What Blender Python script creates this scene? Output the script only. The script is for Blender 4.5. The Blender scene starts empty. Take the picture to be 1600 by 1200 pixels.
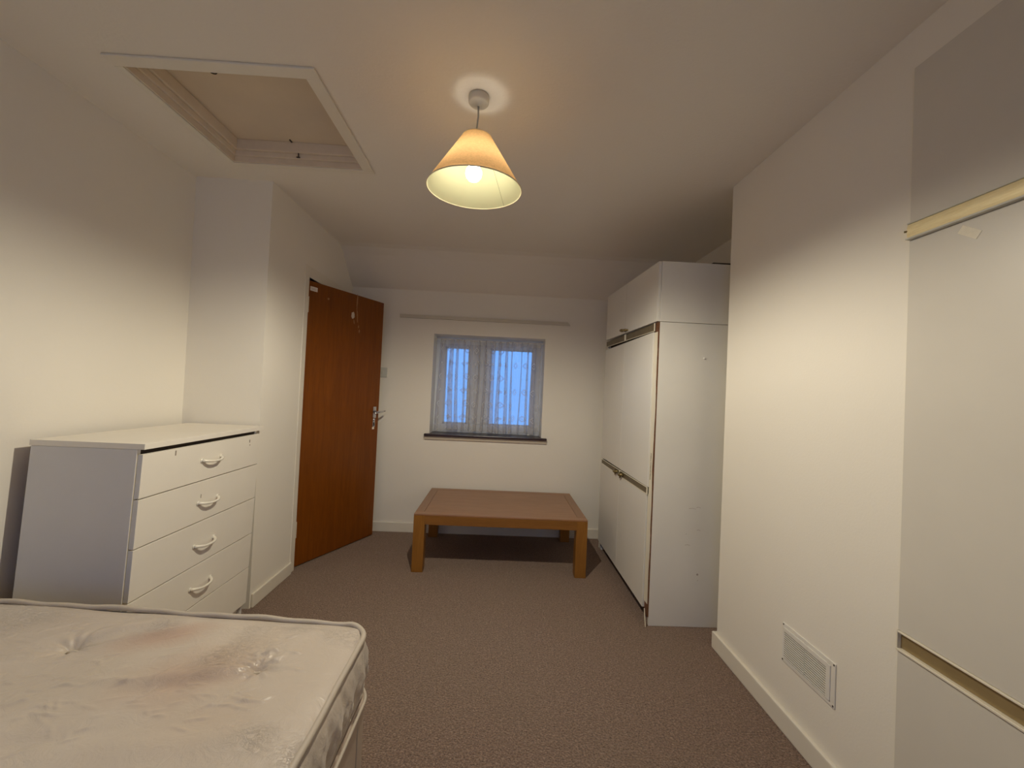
import bpy, bmesh, math, random
import numpy as np
from mathutils import Matrix, Vector
random.seed(7)
PI = math.pi
scene = bpy.context.scene
COL = scene.collection

# ------------------------------------------------------------------ camera
EYE = 1.28
cam_d = bpy.data.cameras.new('camera')
cam = bpy.data.objects.new('camera', cam_d); COL.objects.link(cam)
cam_d.sensor_fit = 'HORIZONTAL'; cam_d.sensor_width = 36.0
cam_d.lens = 36.0 * 640.0 / 1600.0
cam_d.clip_start = 0.02; cam_d.clip_end = 200
_f = 640.0
dY = Vector(((780 - 800) / _f, -(610 - 600) / _f, -1.0)).normalized()
_c = -(dY.x * 1.0 + dY.y * -0.0465) / dY.z
dX = Vector((1.0, -0.0465, _c)).normalized()
dZ = dX.cross(dY)
M = Matrix((dX, dY, dZ)).to_4x4(); M.translation = (0, 0, EYE)
cam.matrix_world = M
scene.camera = cam

# ------------------------------------------------------------------ world: dusk sky
world = bpy.data.worlds.new('dusk_sky'); scene.world = world; world.use_nodes = True
wn = world.node_tree.nodes; wl = world.node_tree.links; wn.clear()
wo = wn.new('ShaderNodeOutputWorld'); wb = wn.new('ShaderNodeBackground')
wtc = wn.new('ShaderNodeTexCoord'); wsep = wn.new('ShaderNodeSeparateXYZ'); wr = wn.new('ShaderNodeValToRGB')
wl.new(wtc.outputs['Generated'], wsep.inputs[0]); wl.new(wsep.outputs['Z'], wr.inputs[0])
e = wr.color_ramp.elements
e[0].position = 0.0; e[0].color = (0.10, 0.26, 0.62, 1)
e[1].position = 0.5; e[1].color = (0.20, 0.42, 1.0, 1)
wl.new(wr.outputs[0], wb.inputs[0]); wb.inputs[1].default_value = 1.9
wl.new(wb.outputs[0], wo.inputs[0])

# ------------------------------------------------------------------ exposure
vs = scene.view_settings
vs.view_transform = 'Standard'; vs.look = 'None'; vs.gamma = 1.0; vs.use_curve_mapping = False
vs.exposure = 0.45
try:
    scene.cycles.use_denoising = True
    scene.cycles.max_bounces = 16; scene.cycles.diffuse_bounces = 12
    scene.cycles.transparent_max_bounces = 24
except Exception: pass

# ------------------------------------------------------------------ dimensions (metres)
H = 2.405            # flat ceiling
D = 3.65             # window wall
XL = -1.335          # wall with the door
XA = -1.76           # left wall of the alcove with the chest
YR = 2.345           # return wall behind the chest
XB = 1.18            # chimney breast / right wall
YB = 2.10            # far corner of the breast
XW = 1.56            # right wall of the wardrobe alcove
YF = -1.35           # wall behind the camera
SLOPE_Y, SLOPE_Z = 3.33, 2.14
LAMP = Vector((-0.13, 1.56, 0))
BULB_Z = 2.105

# ------------------------------------------------------------------ helpers
WPOS = {}
def _meshobj(name, bm, mats, parent=None, smooth=False, origin=None):
    bm.normal_update()
    vs_ = [v.co for v in bm.verts]
    mn = Vector((min(v.x for v in vs_), min(v.y for v in vs_), min(v.z for v in vs_)))
    mx = Vector((max(v.x for v in vs_), max(v.y for v in vs_), max(v.z for v in vs_)))
    o0 = Vector(((mn.x + mx.x) / 2, (mn.y + mx.y) / 2, mn.z)) if origin is None else Vector(origin)
    for v in bm.verts: v.co -= o0
    me = bpy.data.meshes.new(name); bm.to_mesh(me); bm.free()
    if not isinstance(mats, (list, tuple)): mats = [mats]
    for m in mats: me.materials.append(m)
    if smooth:
        for p in me.polygons: p.use_smooth = True
    o = bpy.data.objects.new(name, me); COL.objects.link(o)
    WPOS[o.name] = o0
    if parent is not None:
        o.parent = parent; o.location = o0 - WPOS[parent.name]
    else: o.location = o0
    return o
def thing(name, loc, label, cat, group=None, kind=None):
    o = bpy.data.objects.new(name, None); COL.objects.link(o)
    o.empty_display_size = 0.1; o.location = loc; WPOS[o.name] = Vector(loc)
    o['label'] = label; o['category'] = cat
    if group: o['group'] = group
    if kind: o['kind'] = kind
    return o
def tag(o, label, cat, group=None, kind=None):
    o['label'] = label; o['category'] = cat
    if group: o['group'] = group
    if kind: o['kind'] = kind
    return o
def struct(name, bm, m, label, cat):
    o = _meshobj(name, bm, m); return tag(o, label, cat, kind='structure')
def BM(): return bmesh.new()
def box(bm, x0, x1, y0, y1, z0, z1, bev=0.0, seg=2, fn=None, mi=0):
    t = bmesh.new()
    bmesh.ops.create_cube(t, size=1.0)
    for v in t.verts:
        v.co = Vector((x0 + (v.co.x + .5) * (x1 - x0), y0 + (v.co.y + .5) * (y1 - y0), z0 + (v.co.z + .5) * (z1 - z0)))
    if bev > 0:
        bmesh.ops.bevel(t, geom=t.edges[:], offset=bev, segments=seg, profile=0.6, affect='EDGES')
    if fn:
        for v in t.verts: v.co = Vector(fn(v.co))
    for f_ in t.faces: f_.material_index = mi
    me = bpy.data.meshes.new('tmp'); t.to_mesh(me); t.free(); bm.from_mesh(me); bpy.data.meshes.remove(me)
    return bm
def prism(bm, pts, axis, a0, a1):
    """pts 2D polygon extruded along axis; axis 'x': pts are (y,z); 'y': (x,z); 'z': (x,y)"""
    def P(p, a):
        return {'x': (a, p[0], p[1]), 'y': (p[0], a, p[1]), 'z': (p[0], p[1], a)}[axis]
    A = [bm.verts.new(P(p, a0)) for p in pts]; B = [bm.verts.new(P(p, a1)) for p in pts]
    n = len(pts)
    fs = [bm.faces.new(A), bm.faces.new(B[::-1])]
    for i in range(n): fs.append(bm.faces.new((A[i], B[i], B[(i + 1) % n], A[(i + 1) % n])))
    bmesh.ops.recalc_face_normals(bm, faces=fs)
    return bm
def tube(bm, pts, r, n=10, closed=False, cap=True):
    pts = [Vector(p) for p in pts]; N = len(pts); rings = []
    rr = r if isinstance(r, (list, tuple)) else [r] * N
    up = None
    for i, p in enumerate(pts):
        if closed: t = pts[(i + 1) % N] - pts[i - 1]
        else: t = pts[min(i + 1, N - 1)] - pts[max(i - 1, 0)]
        t.normalize()
        if up is None:
            up = Vector((0, 0, 1)) if abs(t.z) < .9 else Vector((1, 0, 0))
        a = t.cross(up).normalized(); b = a.cross(t).normalized(); up = b
        rings.append([bm.verts.new(p + (a * math.cos(2 * PI * k / n) + b * math.sin(2 * PI * k / n)) * rr[i]) for k in range(n)])
    fs = []
    for i in range(N if closed else N - 1):
        A, B = rings[i], rings[(i + 1) % N]
        for k in range(n): fs.append(bm.faces.new((A[k], A[(k + 1) % n], B[(k + 1) % n], B[k])))
    if cap and not closed:
        fs.append(bm.faces.new(rings[0])); fs.append(bm.faces.new(rings[-1][::-1]))
    bmesh.ops.recalc_face_normals(bm, faces=fs)
    return bm
def lathe(bm, prof, c, n=48, tilt=None):
    """prof list of (r, z); c centre (x,y); closed when r==0"""
    rings = []
    for r, z in prof:
        if r < 1e-6: rings.append([bm.verts.new((c[0], c[1], z))])
        else: rings.append([bm.verts.new((c[0] + r * math.cos(2 * PI * k / n), c[1] + r * math.sin(2 * PI * k / n), z)) for k in range(n)])
    fs = []
    for A, B in zip(rings, rings[1:]):
        for k in range(n):
            k2 = (k + 1) % n
            if len(A) == 1: fs.append(bm.faces.new((A[0], B[k], B[k2])))
            elif len(B) == 1: fs.append(bm.faces.new((A[k], A[k2], B[0])))
            else: fs.append(bm.faces.new((A[k], A[k2], B[k2], B[k])))
    bmesh.ops.recalc_face_normals(bm, faces=fs)
    if tilt:
        for v in bm.verts: v.co = tilt @ v.co
    return bm

# ------------------------------------------------------------------ materials
class NT:
    def __init__(s, name):
        s.m = bpy.data.materials.new(name); s.m.use_nodes = True
        s.n = s.m.node_tree.nodes; s.l = s.m.node_tree.links; s.n.clear()
        s.out = s.n.new('ShaderNodeOutputMaterial')
    def node(s, t, **kw):
        nd = s.n.new(t)
        for k, v in kw.items(): setattr(nd, k, v)
        return nd
    def link(s, a, b): s.l.new(a, b)
    def coord(s, kind='Object', scale=(1, 1, 1), loc=(0, 0, 0)):
        tc = s.node('ShaderNodeTexCoord'); mp = s.node('ShaderNodeMapping')
        mp.inputs['Scale'].default_value = scale; mp.inputs['Location'].default_value = loc
        s.link(tc.outputs[kind], mp.inputs[0]); return mp.outputs[0]
    def noise(s, vec, scale, detail=4, rough=.55, dist=0):
        n = s.node('ShaderNodeTexNoise'); s.link(vec, n.inputs['Vector'])
        n.inputs['Scale'].default_value = scale; n.inputs['Detail'].default_value = detail
        n.inputs['Roughness'].default_value = rough; n.inputs['Distortion'].default_value = dist
        return n.outputs[0]
    def ramp(s, fac, stops):
        r = s.node('ShaderNodeValToRGB'); s.link(fac, r.inputs[0])
        el = r.color_ramp.elements
        while len(el) < len(stops): el.new(.5)
        for q, (p, c) in zip(el, stops):
            q.position = p; q.color = c if len(c) == 4 else (*c, 1)
        return r.outputs[0]
    def mixc(s, fac, a, b):
        m = s.node('ShaderNodeMix'); m.data_type = 'RGBA'
        ins = [i for i in m.inputs if i.enabled]
        for sock, val in zip((m.inputs[0], m.inputs[6], m.inputs[7]), (fac, a, b)):
            if hasattr(val, 'is_linked') or hasattr(val, 'links'): s.link(val, sock)
            else: sock.default_value = val if not isinstance(val, tuple) else ((*val, 1) if len(val) == 3 else val)
        return m.outputs[2]
    def math(s, op, a, b=0.0, c=0.0):
        m = s.node('ShaderNodeMath', operation=op)
        for sock, val in zip(m.inputs, (a, b, c)):
            if hasattr(val, 'links'): s.link(val, sock)
            else: sock.default_value = val
        return m.outputs[0]
    def bump(s, h, strength=.3, dist=.01, normal=None):
        b = s.node('ShaderNodeBump'); s.link(h, b.inputs['Height'])
        b.inputs['Strength'].default_value = strength; b.inputs['Distance'].default_value = dist
        if normal is not None: s.link(normal, b.inputs['Normal'])
        return b.outputs[0]
    def principled(s, color=None, rough=.5, metal=0, normal=None, spec=.5, **kw):
        p = s.node('ShaderNodeBsdfPrincipled')
        if color is not None:
            if hasattr(color, 'links'): s.link(color, p.inputs['Base Color'])
            else: p.inputs['Base Color'].default_value = (*color, 1)
        if hasattr(rough, 'links'): s.link(rough, p.inputs['Roughness'])
        else: p.inputs['Roughness'].default_value = rough
        p.inputs['Metallic'].default_value = metal
        p.inputs['Specular IOR Level'].default_value = spec
        if normal is not None: s.link(normal, p.inputs['Normal'])
        for k, v in kw.items(): p.inputs[k].default_value = v
        s.link(p.outputs[0], s.out.inputs[0]); return p

def simple(name, color, rough=.5, metal=0, spec=.5, bump=None, var=0.0, vscale=6):
    t = NT(name); v = t.coord()
    col = color
    if var:
        n = t.noise(v, vscale, 4)
        col = t.ramp(n, [(0.3, tuple(c * (1 - var) for c in color)), (0.7, tuple(min(1, c * (1 + var)) for c in color))])
    nm = None
    if bump:
        nm = t.bump(t.noise(v, bump[0], 5), bump[1], bump[2])
    t.principled(col, rough, metal, nm, spec); return t.m

def plaster(name, color, sc=130, st=.10):
    t = NT(name); v = t.coord()
    n1 = t.noise(v, 1.3, 3); col = t.ramp(n1, [(.3, tuple(c * .975 for c in color)), (.7, color)])
    b1 = t.bump(t.noise(v, sc, 6, .6), st, .004)
    b2 = t.bump(t.noise(v, 2.2, 2), .15, .02, b1)
    t.principled(col, .75, 0, b2, .25); return t.m
M_wall = plaster('cream_emulsion_wall', (.86, .825, .75))
M_ceil = plaster('textured_ceiling_paint', (.84, .80, .73), 75, .30)
M_gloss = simple('cream_gloss_paint', (.80, .76, .67), .32, var=.02)
M_frame = simple('aged_gloss_paint', (.72, .68, .58), .4, var=.05, vscale=20)

def carpet():
    t = NT('brown_loop_carpet'); v = t.coord()
    fine = t.noise(v, 150, 5, .75, .6)
    mid = t.noise(v, 38, 5, .6, .5); big = t.noise(v, 1.6, 3)
    c = t.ramp(fine, [(.36, (.115, .058, .038)), (.5, (.30, .174, .117)), (.62, (.60, .40, .29))])
    c2 = t.mixc(t.math('MULTIPLY', mid, .35), c, (.215, .135, .094))
    c3 = t.mixc(t.ramp(big, [(.35, (0, 0, 0)), (.7, (.22, .22, .22))]), c2, (.30, .215, .13))
    vo = t.node('ShaderNodeTexVoronoi'); t.link(t.coord(scale=(1, 1.5, 1)), vo.inputs['Vector']); vo.inputs['Scale'].default_value = 130
    h = t.math('ADD', t.math('MULTIPLY', fine, 1.2), t.math('MULTIPLY', vo.outputs[0], -.8))
    nm = t.bump(h, .9, .012)
    t.principled(c3, .95, 0, nm, .1, **{'Sheen Weight': .25, 'Sheen Roughness': .6}); return t.m
M_carpet = carpet()

def wood(name, a, b, axis=(1, 12, 12), rough=.35, spec=.5, sc=3.5, bumps=.08):
    t = NT(name); v = t.coord(scale=axis)
    n = t.noise(v, sc, 6, .6, 1.2); n2 = t.noise(v, sc * 9, 4, .7, .3); n3 = t.noise(t.coord(), 2.0, 3)
    m = t.math('ADD', t.math('MULTIPLY', n, .65), t.math('MULTIPLY', n2, .2))
    m = t.math('ADD', m, t.math('MULTIPLY', n3, .15))
    c = t.ramp(m, [(.32, a), (.68, b)])
    t.principled(c, rough, 0, t.bump(n2, bumps, .003), spec); return t.m
M_door = wood('varnished_plywood_door', (.150, .038, .001), (.235, .066, .003), (14, 14, 1), .36, .32, 2.2, .05)
M_wood_top = wood('oak_veneer_top', (.255, .125, .060), (.36, .185, .095), (1, 9, 9), .34, .5)
M_wood_rail = wood('oak_rail', (.19, .078, .014), (.28, .122, .027), (1, 10, 10), .42, .4)
M_wood_leg = wood('oak_leg', (.215, .088, .013), (.33, .145, .026), (9, 9, 1.2), .42, .4)
M_chip = simple('bare_chipboard', (.15, .062, .026), .8, var=.3, vscale=60, bump=(150, .4, .003))
M_lam = simple('white_laminate', (.76, .745, .70), .42, spec=.4, var=.012, vscale=3)
M_lam2 = simple('white_laminate_worn', (.76, .745, .70), .38, spec=.4, var=.03, vscale=2.5)
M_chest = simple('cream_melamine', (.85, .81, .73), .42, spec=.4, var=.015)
M_chest_side = simple('shade_grey_melamine', (.70, .69, .685), .40, spec=.45, var=.02)  # grey of the shaded side faces put into the melamine colour
M_edge = simple('cream_edging', (.80, .75, .62), .4)
M_dark = simple('dark_recess', (.035, .022, .015), .8)
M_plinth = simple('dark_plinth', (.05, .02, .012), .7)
M_white = simple('white_plastic', (.80, .78, .73), .35)
M_handle = simple('cream_plastic_handle', (.84, .80, .70), .25, spec=.6)
M_brass_dull = simple('dull_brass', (.30, .235, .11), .42, .75, var=.1, vscale=30)
M_brown_strip = simple('bronze_grip_strip', (.165, .13, .075), .5, .15, var=.08, vscale=25)
def brushed():
    t = NT('brushed_brass_gleam'); v = t.coord(scale=(60, 4, 60))
    n = t.noise(v, 6, 5, .7); c = t.ramp(n, [(.3, (.80, .66, .36)), (.7, (.98, .86, .54))])
    t.principled(c, .4, .12, t.bump(n, .15, .002)); return t.m  # barely metallic; the lamp's gleam is in the pale colour
M_brass = brushed()
M_brass_low = simple('aged_brass_strip', (.38, .29, .15), .48, .55, var=.08, vscale=12)
M_chrome = simple('chrome', (.62, .62, .64), .18, 1.0)
M_steel = simple('dark_steel', (.10, .08, .07), .45, .7)
M_sill = simple('dark_stained_sill', (.028, .012, .016), .30, spec=.6, var=.2)
M_pvc = simple('upvc_window_frame', (.74, .76, .78), .35)
M_tape = simple('cream_masking_tape', (.86, .81, .68), .7, var=.05, vscale=60)
M_smudge = simple('grime_mark', (.30, .25, .20), .8)
M_label = simple('white_sticker', (.78, .72, .66), .6)
M_ink = simple('faded_ink', (.35, .30, .27), .7)
M_grey = simple('grey_white_plastic', (.62, .62, .56), .4)
M_cord = simple('grey_flex', (.45, .42, .36), .5)
M_rose = simple('ceiling_rose_plastic', (.60, .56, .48), .5)

def glass():
    t = NT('window_glass')
    tr = t.node('ShaderNodeBsdfTransparent'); tr.inputs[0].default_value = (.93, .97, .98, 1)
    gl = t.node('ShaderNodeBsdfGlossy'); gl.inputs['Roughness'].default_value = .02
    fr = t.node('ShaderNodeFresnel'); mx = t.node('ShaderNodeMixShader')
    t.link(fr.outputs[0], mx.inputs[0]); t.link(tr.outputs[0], mx.inputs[1]); t.link(gl.outputs[0], mx.inputs[2])
    t.link(mx.outputs[0], t.out.inputs[0]); return t.m
M_glass = glass()

def net():
    t = NT('net_curtain_lace')
    uv = t.node('ShaderNodeUVMap'); sep = t.node('ShaderNodeSeparateXYZ'); t.link(uv.outputs[0], sep.inputs[0])
    u, v = sep.outputs[0], sep.outputs[1]
    def diamonds(ox, oy, px, py, a, b, inner):
        fx = t.math('SUBTRACT', t.math('FRACT', t.math('ADD', t.math('DIVIDE', u, px), ox)), .5)
        fy = t.math('SUBTRACT', t.math('FRACT', t.math('ADD', t.math('DIVIDE', v, py), oy)), .5)
        d = t.math('ADD', t.math('DIVIDE', t.math('ABSOLUTE', t.math('MULTIPLY', fx, px)), a),
                   t.math('DIVIDE', t.math('ABSOLUTE', t.math('MULTIPLY', fy, py)), b))
        o = t.math('LESS_THAN', d, 1.0); i = t.math('GREATER_THAN', d, inner)
        core = t.math('LESS_THAN', d, .22)
        return t.math('MAXIMUM', t.math('MULTIPLY', o, i), core)
    d1 = diamonds(0, 0, .16, .25, .022, .034, .58)
    d2 = diamonds(.5, .5, .16, .25, .022, .034, .58)
    d3 = diamonds(.5, 0, .16, .25, .011, .016, .3)
    pat = t.math('MAXIMUM', t.math('MAXIMUM', d1, d2), d3)
    # thicker border band at the foot of the net
    band = t.math('MULTIPLY', t.math('LESS_THAN', v, .055), .5)
    header = t.math('MULTIPLY', t.math('GREATER_THAN', v, .80), .5)
    pat = t.math('MAXIMUM', pat, t.math('MAXIMUM', band, header))
    op = t.math('ADD', .40, t.math('MULTIPLY', pat, .34))
    di = t.node('ShaderNodeBsdfDiffuse'); di.inputs[0].default_value = (.72, .69, .66, 1)
    tl = t.node('ShaderNodeBsdfTranslucent'); tl.inputs[0].default_value = (.70, .74, .82, 1)
    m1 = t.node('ShaderNodeMixShader'); m1.inputs[0].default_value = .42
    t.link(di.outputs[0], m1.inputs[1]); t.link(tl.outputs[0], m1.inputs[2])
    tr = t.node('ShaderNodeBsdfTransparent'); m2 = t.node('ShaderNodeMixShader')
    t.link(op, m2.inputs[0]); t.link(tr.outputs[0], m2.inputs[1]); t.link(m1.outputs[0], m2.inputs[2])
    t.link(m2.outputs[0], t.out.inputs[0]); return t.m
M_net = net()

def shade_mat(name, dcol, tcol, w, mott=None):
    t = NT(name); di = t.node('ShaderNodeBsdfDiffuse'); tl = t.node('ShaderNodeBsdfTranslucent')
    mx = t.node('ShaderNodeMixShader'); mx.inputs[0].default_value = w
    if mott:
        v = t.coord(scale=(1, 1, 2.4)); n = t.noise(v, 120, 6, .75, .6)
        t.link(t.ramp(n, [(.35, tuple(c * .72 for c in dcol)), (.65, dcol)]), di.inputs[0])
        t.link(t.ramp(n, [(.35, tuple(c * .72 for c in tcol)), (.65, tcol)]), tl.inputs[0])
        bp = t.bump(n, .5, .003); t.link(bp, di.inputs['Normal'])
    else:
        di.inputs[0].default_value = (*dcol, 1); tl.inputs[0].default_value = (*tcol, 1)
    t.link(di.outputs[0], mx.inputs[1]); t.link(tl.outputs[0], mx.inputs[2]); t.link(mx.outputs[0], t.out.inputs[0])
    return t.m
M_shade_out = shade_mat('peach_paper_shade', (.80, .46, .24), (.90, .56, .30), .72, True)
M_shade_in = shade_mat('cream_shade_lining', (.66, .73, .49), (1.0, .98, .84), .58)
def emis(name, col, s):
    t = NT(name); em = t.node('ShaderNodeEmission'); em.inputs[0].default_value = (*col, 1); em.inputs[1].default_value = s
    t.link(em.outputs[0], t.out.inputs[0]); return t.m
M_bulb = emis('glowing_bulb', (1.0, .93, .78), 35.0)

def mattress_mat(name, stains=True):
    t = NT(name); v = t.coord(); tc = t.node('ShaderNodeTexCoord')
    base = (.60, .525, .445)
    n = t.noise(v, 2.5, 3); col = t.ramp(n, [(.3, (.53, .458, .388)), (.7, (.61, .54, .465))])
    if stains:
        for (x, y, r, sx, c, k) in STAINS:
            mp = t.node('ShaderNodeMapping'); mp.vector_type = 'TEXTURE'
            mp.inputs['Location'].default_value = (x, y, 0); mp.inputs['Scale'].default_value = (r * sx, r, 10)
            mp.inputs['Rotation'].default_value = (0, 0, .5)
            t.link(tc.outputs['Object'], mp.inputs[0])
            ds = t.node('ShaderNodeVectorMath', operation='LENGTH'); t.link(mp.outputs[0], ds.inputs[0])
            w = t.noise(v, 9, 3); d = t.math('ADD', ds.outputs['Value'], t.math('MULTIPLY', t.math('SUBTRACT', w, .5), .9))
            fac = t.ramp(d, [(.25, (k, k, k)), (1.0, (0, 0, 0))])
            col = t.mixc(fac, col, c)
    # woven damask swirls and crinkles
    sw = t.noise(v, 17, 5, .62, 2.6)
    cr = t.noise(t.coord(scale=(1, 1.7, 1)), 30, 6, .65, 3.2)
    rid = t.math('ABSOLUTE', t.math('SUBTRACT', cr, .5))
    rid = t.ramp(rid, [(0.0, (1, 1, 1)), (.045, (0, 0, 0))])
    mask = t.ramp(t.noise(v, 3.1, 2), [(.5, (0, 0, 0)), (.62, (1, 1, 1))])
    h = t.math('ADD', t.math('MULTIPLY', sw, .34), t.math('MULTIPLY', t.math('MULTIPLY', rid, mask), .10))
    nm = t.bump(h, .75, .008)
    nm = t.bump(t.noise(v, 420, 2), .12, .001, nm)
    t.principled(col, .36, 0, nm, .55, **{'Sheen Weight': .25, 'Sheen Roughness': .35}); return t.m

# ================================================================== ROOM SHELL
# floor
b = BM(); box(b, XA - .1, XW + .1, YF - .1, D + .3, -.1, 0); box(b, XA - .9, XA - .1, 2.5, D + .3, -.1, 0)
struct('floor', b, M_carpet, 'brown speckled loop-pile carpet covering the whole room', 'floor')

# ceiling with the hatch opening and the sloping strip over the window wall
hx0, hx1, hy0, hy1 = -1.425, -.762, 1.515, 2.146
b = BM(); zt = H + .12
box(b, XA - .1, XW + .1, YF - .1, hy0, H, zt)
box(b, XA - .1, hx0, hy0, hy1, H, zt); box(b, hx1, XW + .1, hy0, hy1, H, zt)
box(b, XA - .1, XW + .1, hy1, YR + .1, H, zt)
prof = [(YR + .1, H), (SLOPE_Y - .05, H), (SLOPE_Y + .005, H - .012), (3.40, 2.352), (3.47, 2.288), (3.56, 2.208), (D - .02, SLOPE_Z + .008), (D, SLOPE_Z - .004), (D + .3, SLOPE_Z - .004), (D + .3, zt), (YR + .1, zt)]
prism(b, prof, 'x', XL, XW + .1)
struct('ceiling', b, M_ceil, 'cream textured ceiling sloping down towards the window wall', 'ceiling')

# walls
b = BM(); box(b, XA - .1, XA, YF - .1, YR + .1, 0, H)
struct('wall_left', b, M_wall, 'plain cream wall at far left behind the chest of drawers', 'wall')
DY0, DY1, DZ = 2.835, 3.60, 1.995
b = BM(); box(b, XA, XL, YR, YR + .1, 0, H, 0); box(b, XL - .1, XL, YR + .1, DY0, 0, H)
box(b, XL - .1, XL, DY1, D + .3, 0, H); box(b, XL - .1, XL, DY0, DY1, DZ, H)
struct('wall_door_side', b, M_wall, 'cream wall on the left that steps out and holds the doorway', 'wall')
WX0, WX1, WZ0, WZ1 = -.600, .392, .872, 1.757
b = BM(); TW = .27
box(b, XL, WX0, D, D + TW, 0, SLOPE_Z + .02); box(b, WX1, XW + .1, D, D + TW, 0, SLOPE_Z + .02)
box(b, WX0, WX1, D, D + TW, 0, WZ0 - .02); box(b, WX0, WX1, D, D + TW, WZ1, SLOPE_Z + .02)
struct('wall_back', b, M_wall, 'cream far wall with the small recessed window', 'wall')
b = BM(); YW2 = 1.155
box(b, XB, XW + .1, YW2, YB, 0, H)
struct('wall_right', b, M_wall, 'cream chimney breast wall on the right with the air vent', 'wall')
b = BM(); box(b, XB, XW + .1, YF, YW2, 2.285, H)
struct('wall_right_bulkhead', b, M_wall, 'cream bulkhead above the near fitted wardrobe', 'wall')
b = BM(); box(b, XW, XW + .1, YB, D, 0, H)
struct('wall_alcove_right', b, M_wall, 'right wall of the alcove behind the far white wardrobe', 'wall')
b = BM(); box(b, XW + .1, XW + .15, YF - .1, YW2, 0, H)
struct('wall_behind_wardrobe', b, M_wall, 'wall behind the near fitted wardrobe', 'wall')
RX0, RX1, RZ0, RZ1 = -1.15, .35, .95, 2.05
b = BM(); box(b, XA, RX0, YF - .1, YF, 0, H); box(b, RX1, XW + .1, YF - .1, YF, 0, H); box(b, RX0, RX1, YF - .1, YF, 0, RZ0); box(b, RX0, RX1, YF - .1, YF, RZ1, H)
struct('wall_front', b, M_wall, 'cream wall behind the viewpoint', 'wall')
# landing beyond the doorway
b = BM(); box(b, XA - .9, XA - .8, 2.5, D + .3, 0, H); box(b, XA - .8, XL - .1, 2.45, 2.5, 0, H); box(b, XA - .8, XL - .1, D + .25, D + .3, 0, H); box(b, XA - .9, XL - .1, 2.45, D + .3, H, H + .1)
struct('wall_landing', b, M_wall, 'cream walls of the landing beyond the doorway', 'wall')

# skirtings
SK, ST = .083, .018
def skirt(name, x0, x1, y0, y1, label, h=SK):
    b = BM(); box(b, x0, x1, y0, y1, 0, h, .005, 2); struct(name, b, M_gloss, label, 'skirting board')
skirt('baseboard_back', XL + .001, XW - .002, D - .015, D - .001, 'cream skirting board along the foot of the window wall')
skirt('baseboard_left', XL + .001, XL + .014, YR + .01, 2.782, 'short cream skirting board between chest of drawers and door frame', .078)
b = BM(); box(b, XB - ST, XB - .001, YW2 + .002, YB + ST, 0, SK, .005, 2); box(b, XB - .001, XW - .002, YB + .001, YB + ST, 0, SK, .005, 2)
struct('baseboard_right', b, M_gloss, 'cream skirting board running below the air vent', 'skirting board')

# door frame (trim)
b = BM()
box(b, XL - .1, XL + .004, DY0 - .055, DY0, 0, DZ + .075, .003); box(b, XL - .1, XL + .004, DY1, D - .001, 0, DZ + .075, .003)
box(b, XL - .1, XL + .004, DY0, DY1, DZ, DZ + .075, .003)
box(b, XL - .07, XL - .05, DY0, DY0 + .012, 0, DZ); box(b, XL - .07, XL - .05, DY1 - .012, DY1, 0, DZ); box(b, XL - .07, XL - .05, DY0, DY1, DZ - .012, DZ)
struct('trim_1', b, M_gloss, 'cream painted door frame around the doorway', 'door frame')

# ================================================================== DOOR
hinge = Vector((-1.352, 2.862, 0)); free = Vector((-1.022, 3.540, 0))
u = (free - hinge); LW = u.length; u.normalize(); nrm = Vector((u.y, -u.x, 0))      # nrm faces the camera side
def dm(p):   # local (along leaf, out of face towards the room, up)
    return hinge + u * p[0] + nrm * p[1] + Vector((0, 0, p[2]))
door = thing('door_1', hinge, 'orange-brown varnished flush door standing open', 'door', kind='structure')
b = BM(); box(b, 0, LW, -.038, 0, .008, 1.982, .002, 2, dm)
leaf = _meshobj('door_leaf', b, M_door, door)
# flaked varnish and filler marks on the leaf
def blob(bm, cx, cz, rx, rz, off=.0012, n=18, jit=.25, seed=1, rot=0):
    rnd = random.Random(seed); ring = []; ring2 = []
    for k in range(n):
        a = 2 * PI * k / n; s = 1 + rnd.uniform(-jit, jit)
        x, z = rx * math.cos(a) * s, rz * math.sin(a) * s
        x, z = x * math.cos(rot) - z * math.sin(rot), x * math.sin(rot) + z * math.cos(rot)
        ring.append(bm.verts.new(dm((cx + x, off, cz + z)))); ring2.append(bm.verts.new(dm((cx + x, -.0002, cz + z))))
    bm.faces.new(ring)
    for k in range(n): bm.faces.new((ring[k], ring2[k], ring2[(k + 1) % n], ring[(k + 1) % n]))
b = BM(); blob(b, .415, 1.815, .016, .027, seed=3, jit=.15)
_meshobj('filler_patch', b, simple('pale_filler', (.62, .52, .40), .7), leaf)
b = BM(); blob(b, .452, 1.92, .006, .062, seed=5, jit=.2); blob(b, .459, 1.82, .005, .055, seed=6, jit=.3, rot=.12)
blob(b, .43, 1.765, .006, .018, seed=8, rot=.3); blob(b, .478, 1.735, .006, .012, seed=9); blob(b, .488, 1.70, .007, .013, seed=10); blob(b, .175, 1.89, .008, .009, seed=12)
_meshobj('varnish_scar', b, simple('bare_scar', (.33, .16, .065), .7, var=.2, vscale=60), leaf)
b = BM(); box(b, .018, .078, 0, .0015, 1.915, 1.945, 0, 1, dm)
stk = _meshobj('sticker', b, M_label, leaf)
b = BM()
for k in range(2): box(b, .030, .066, .0015, .002, 1.924 + k * .008, 1.926 + k * .008, 0, 1, dm)
_meshobj('faded_print', b, M_ink, stk)
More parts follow.
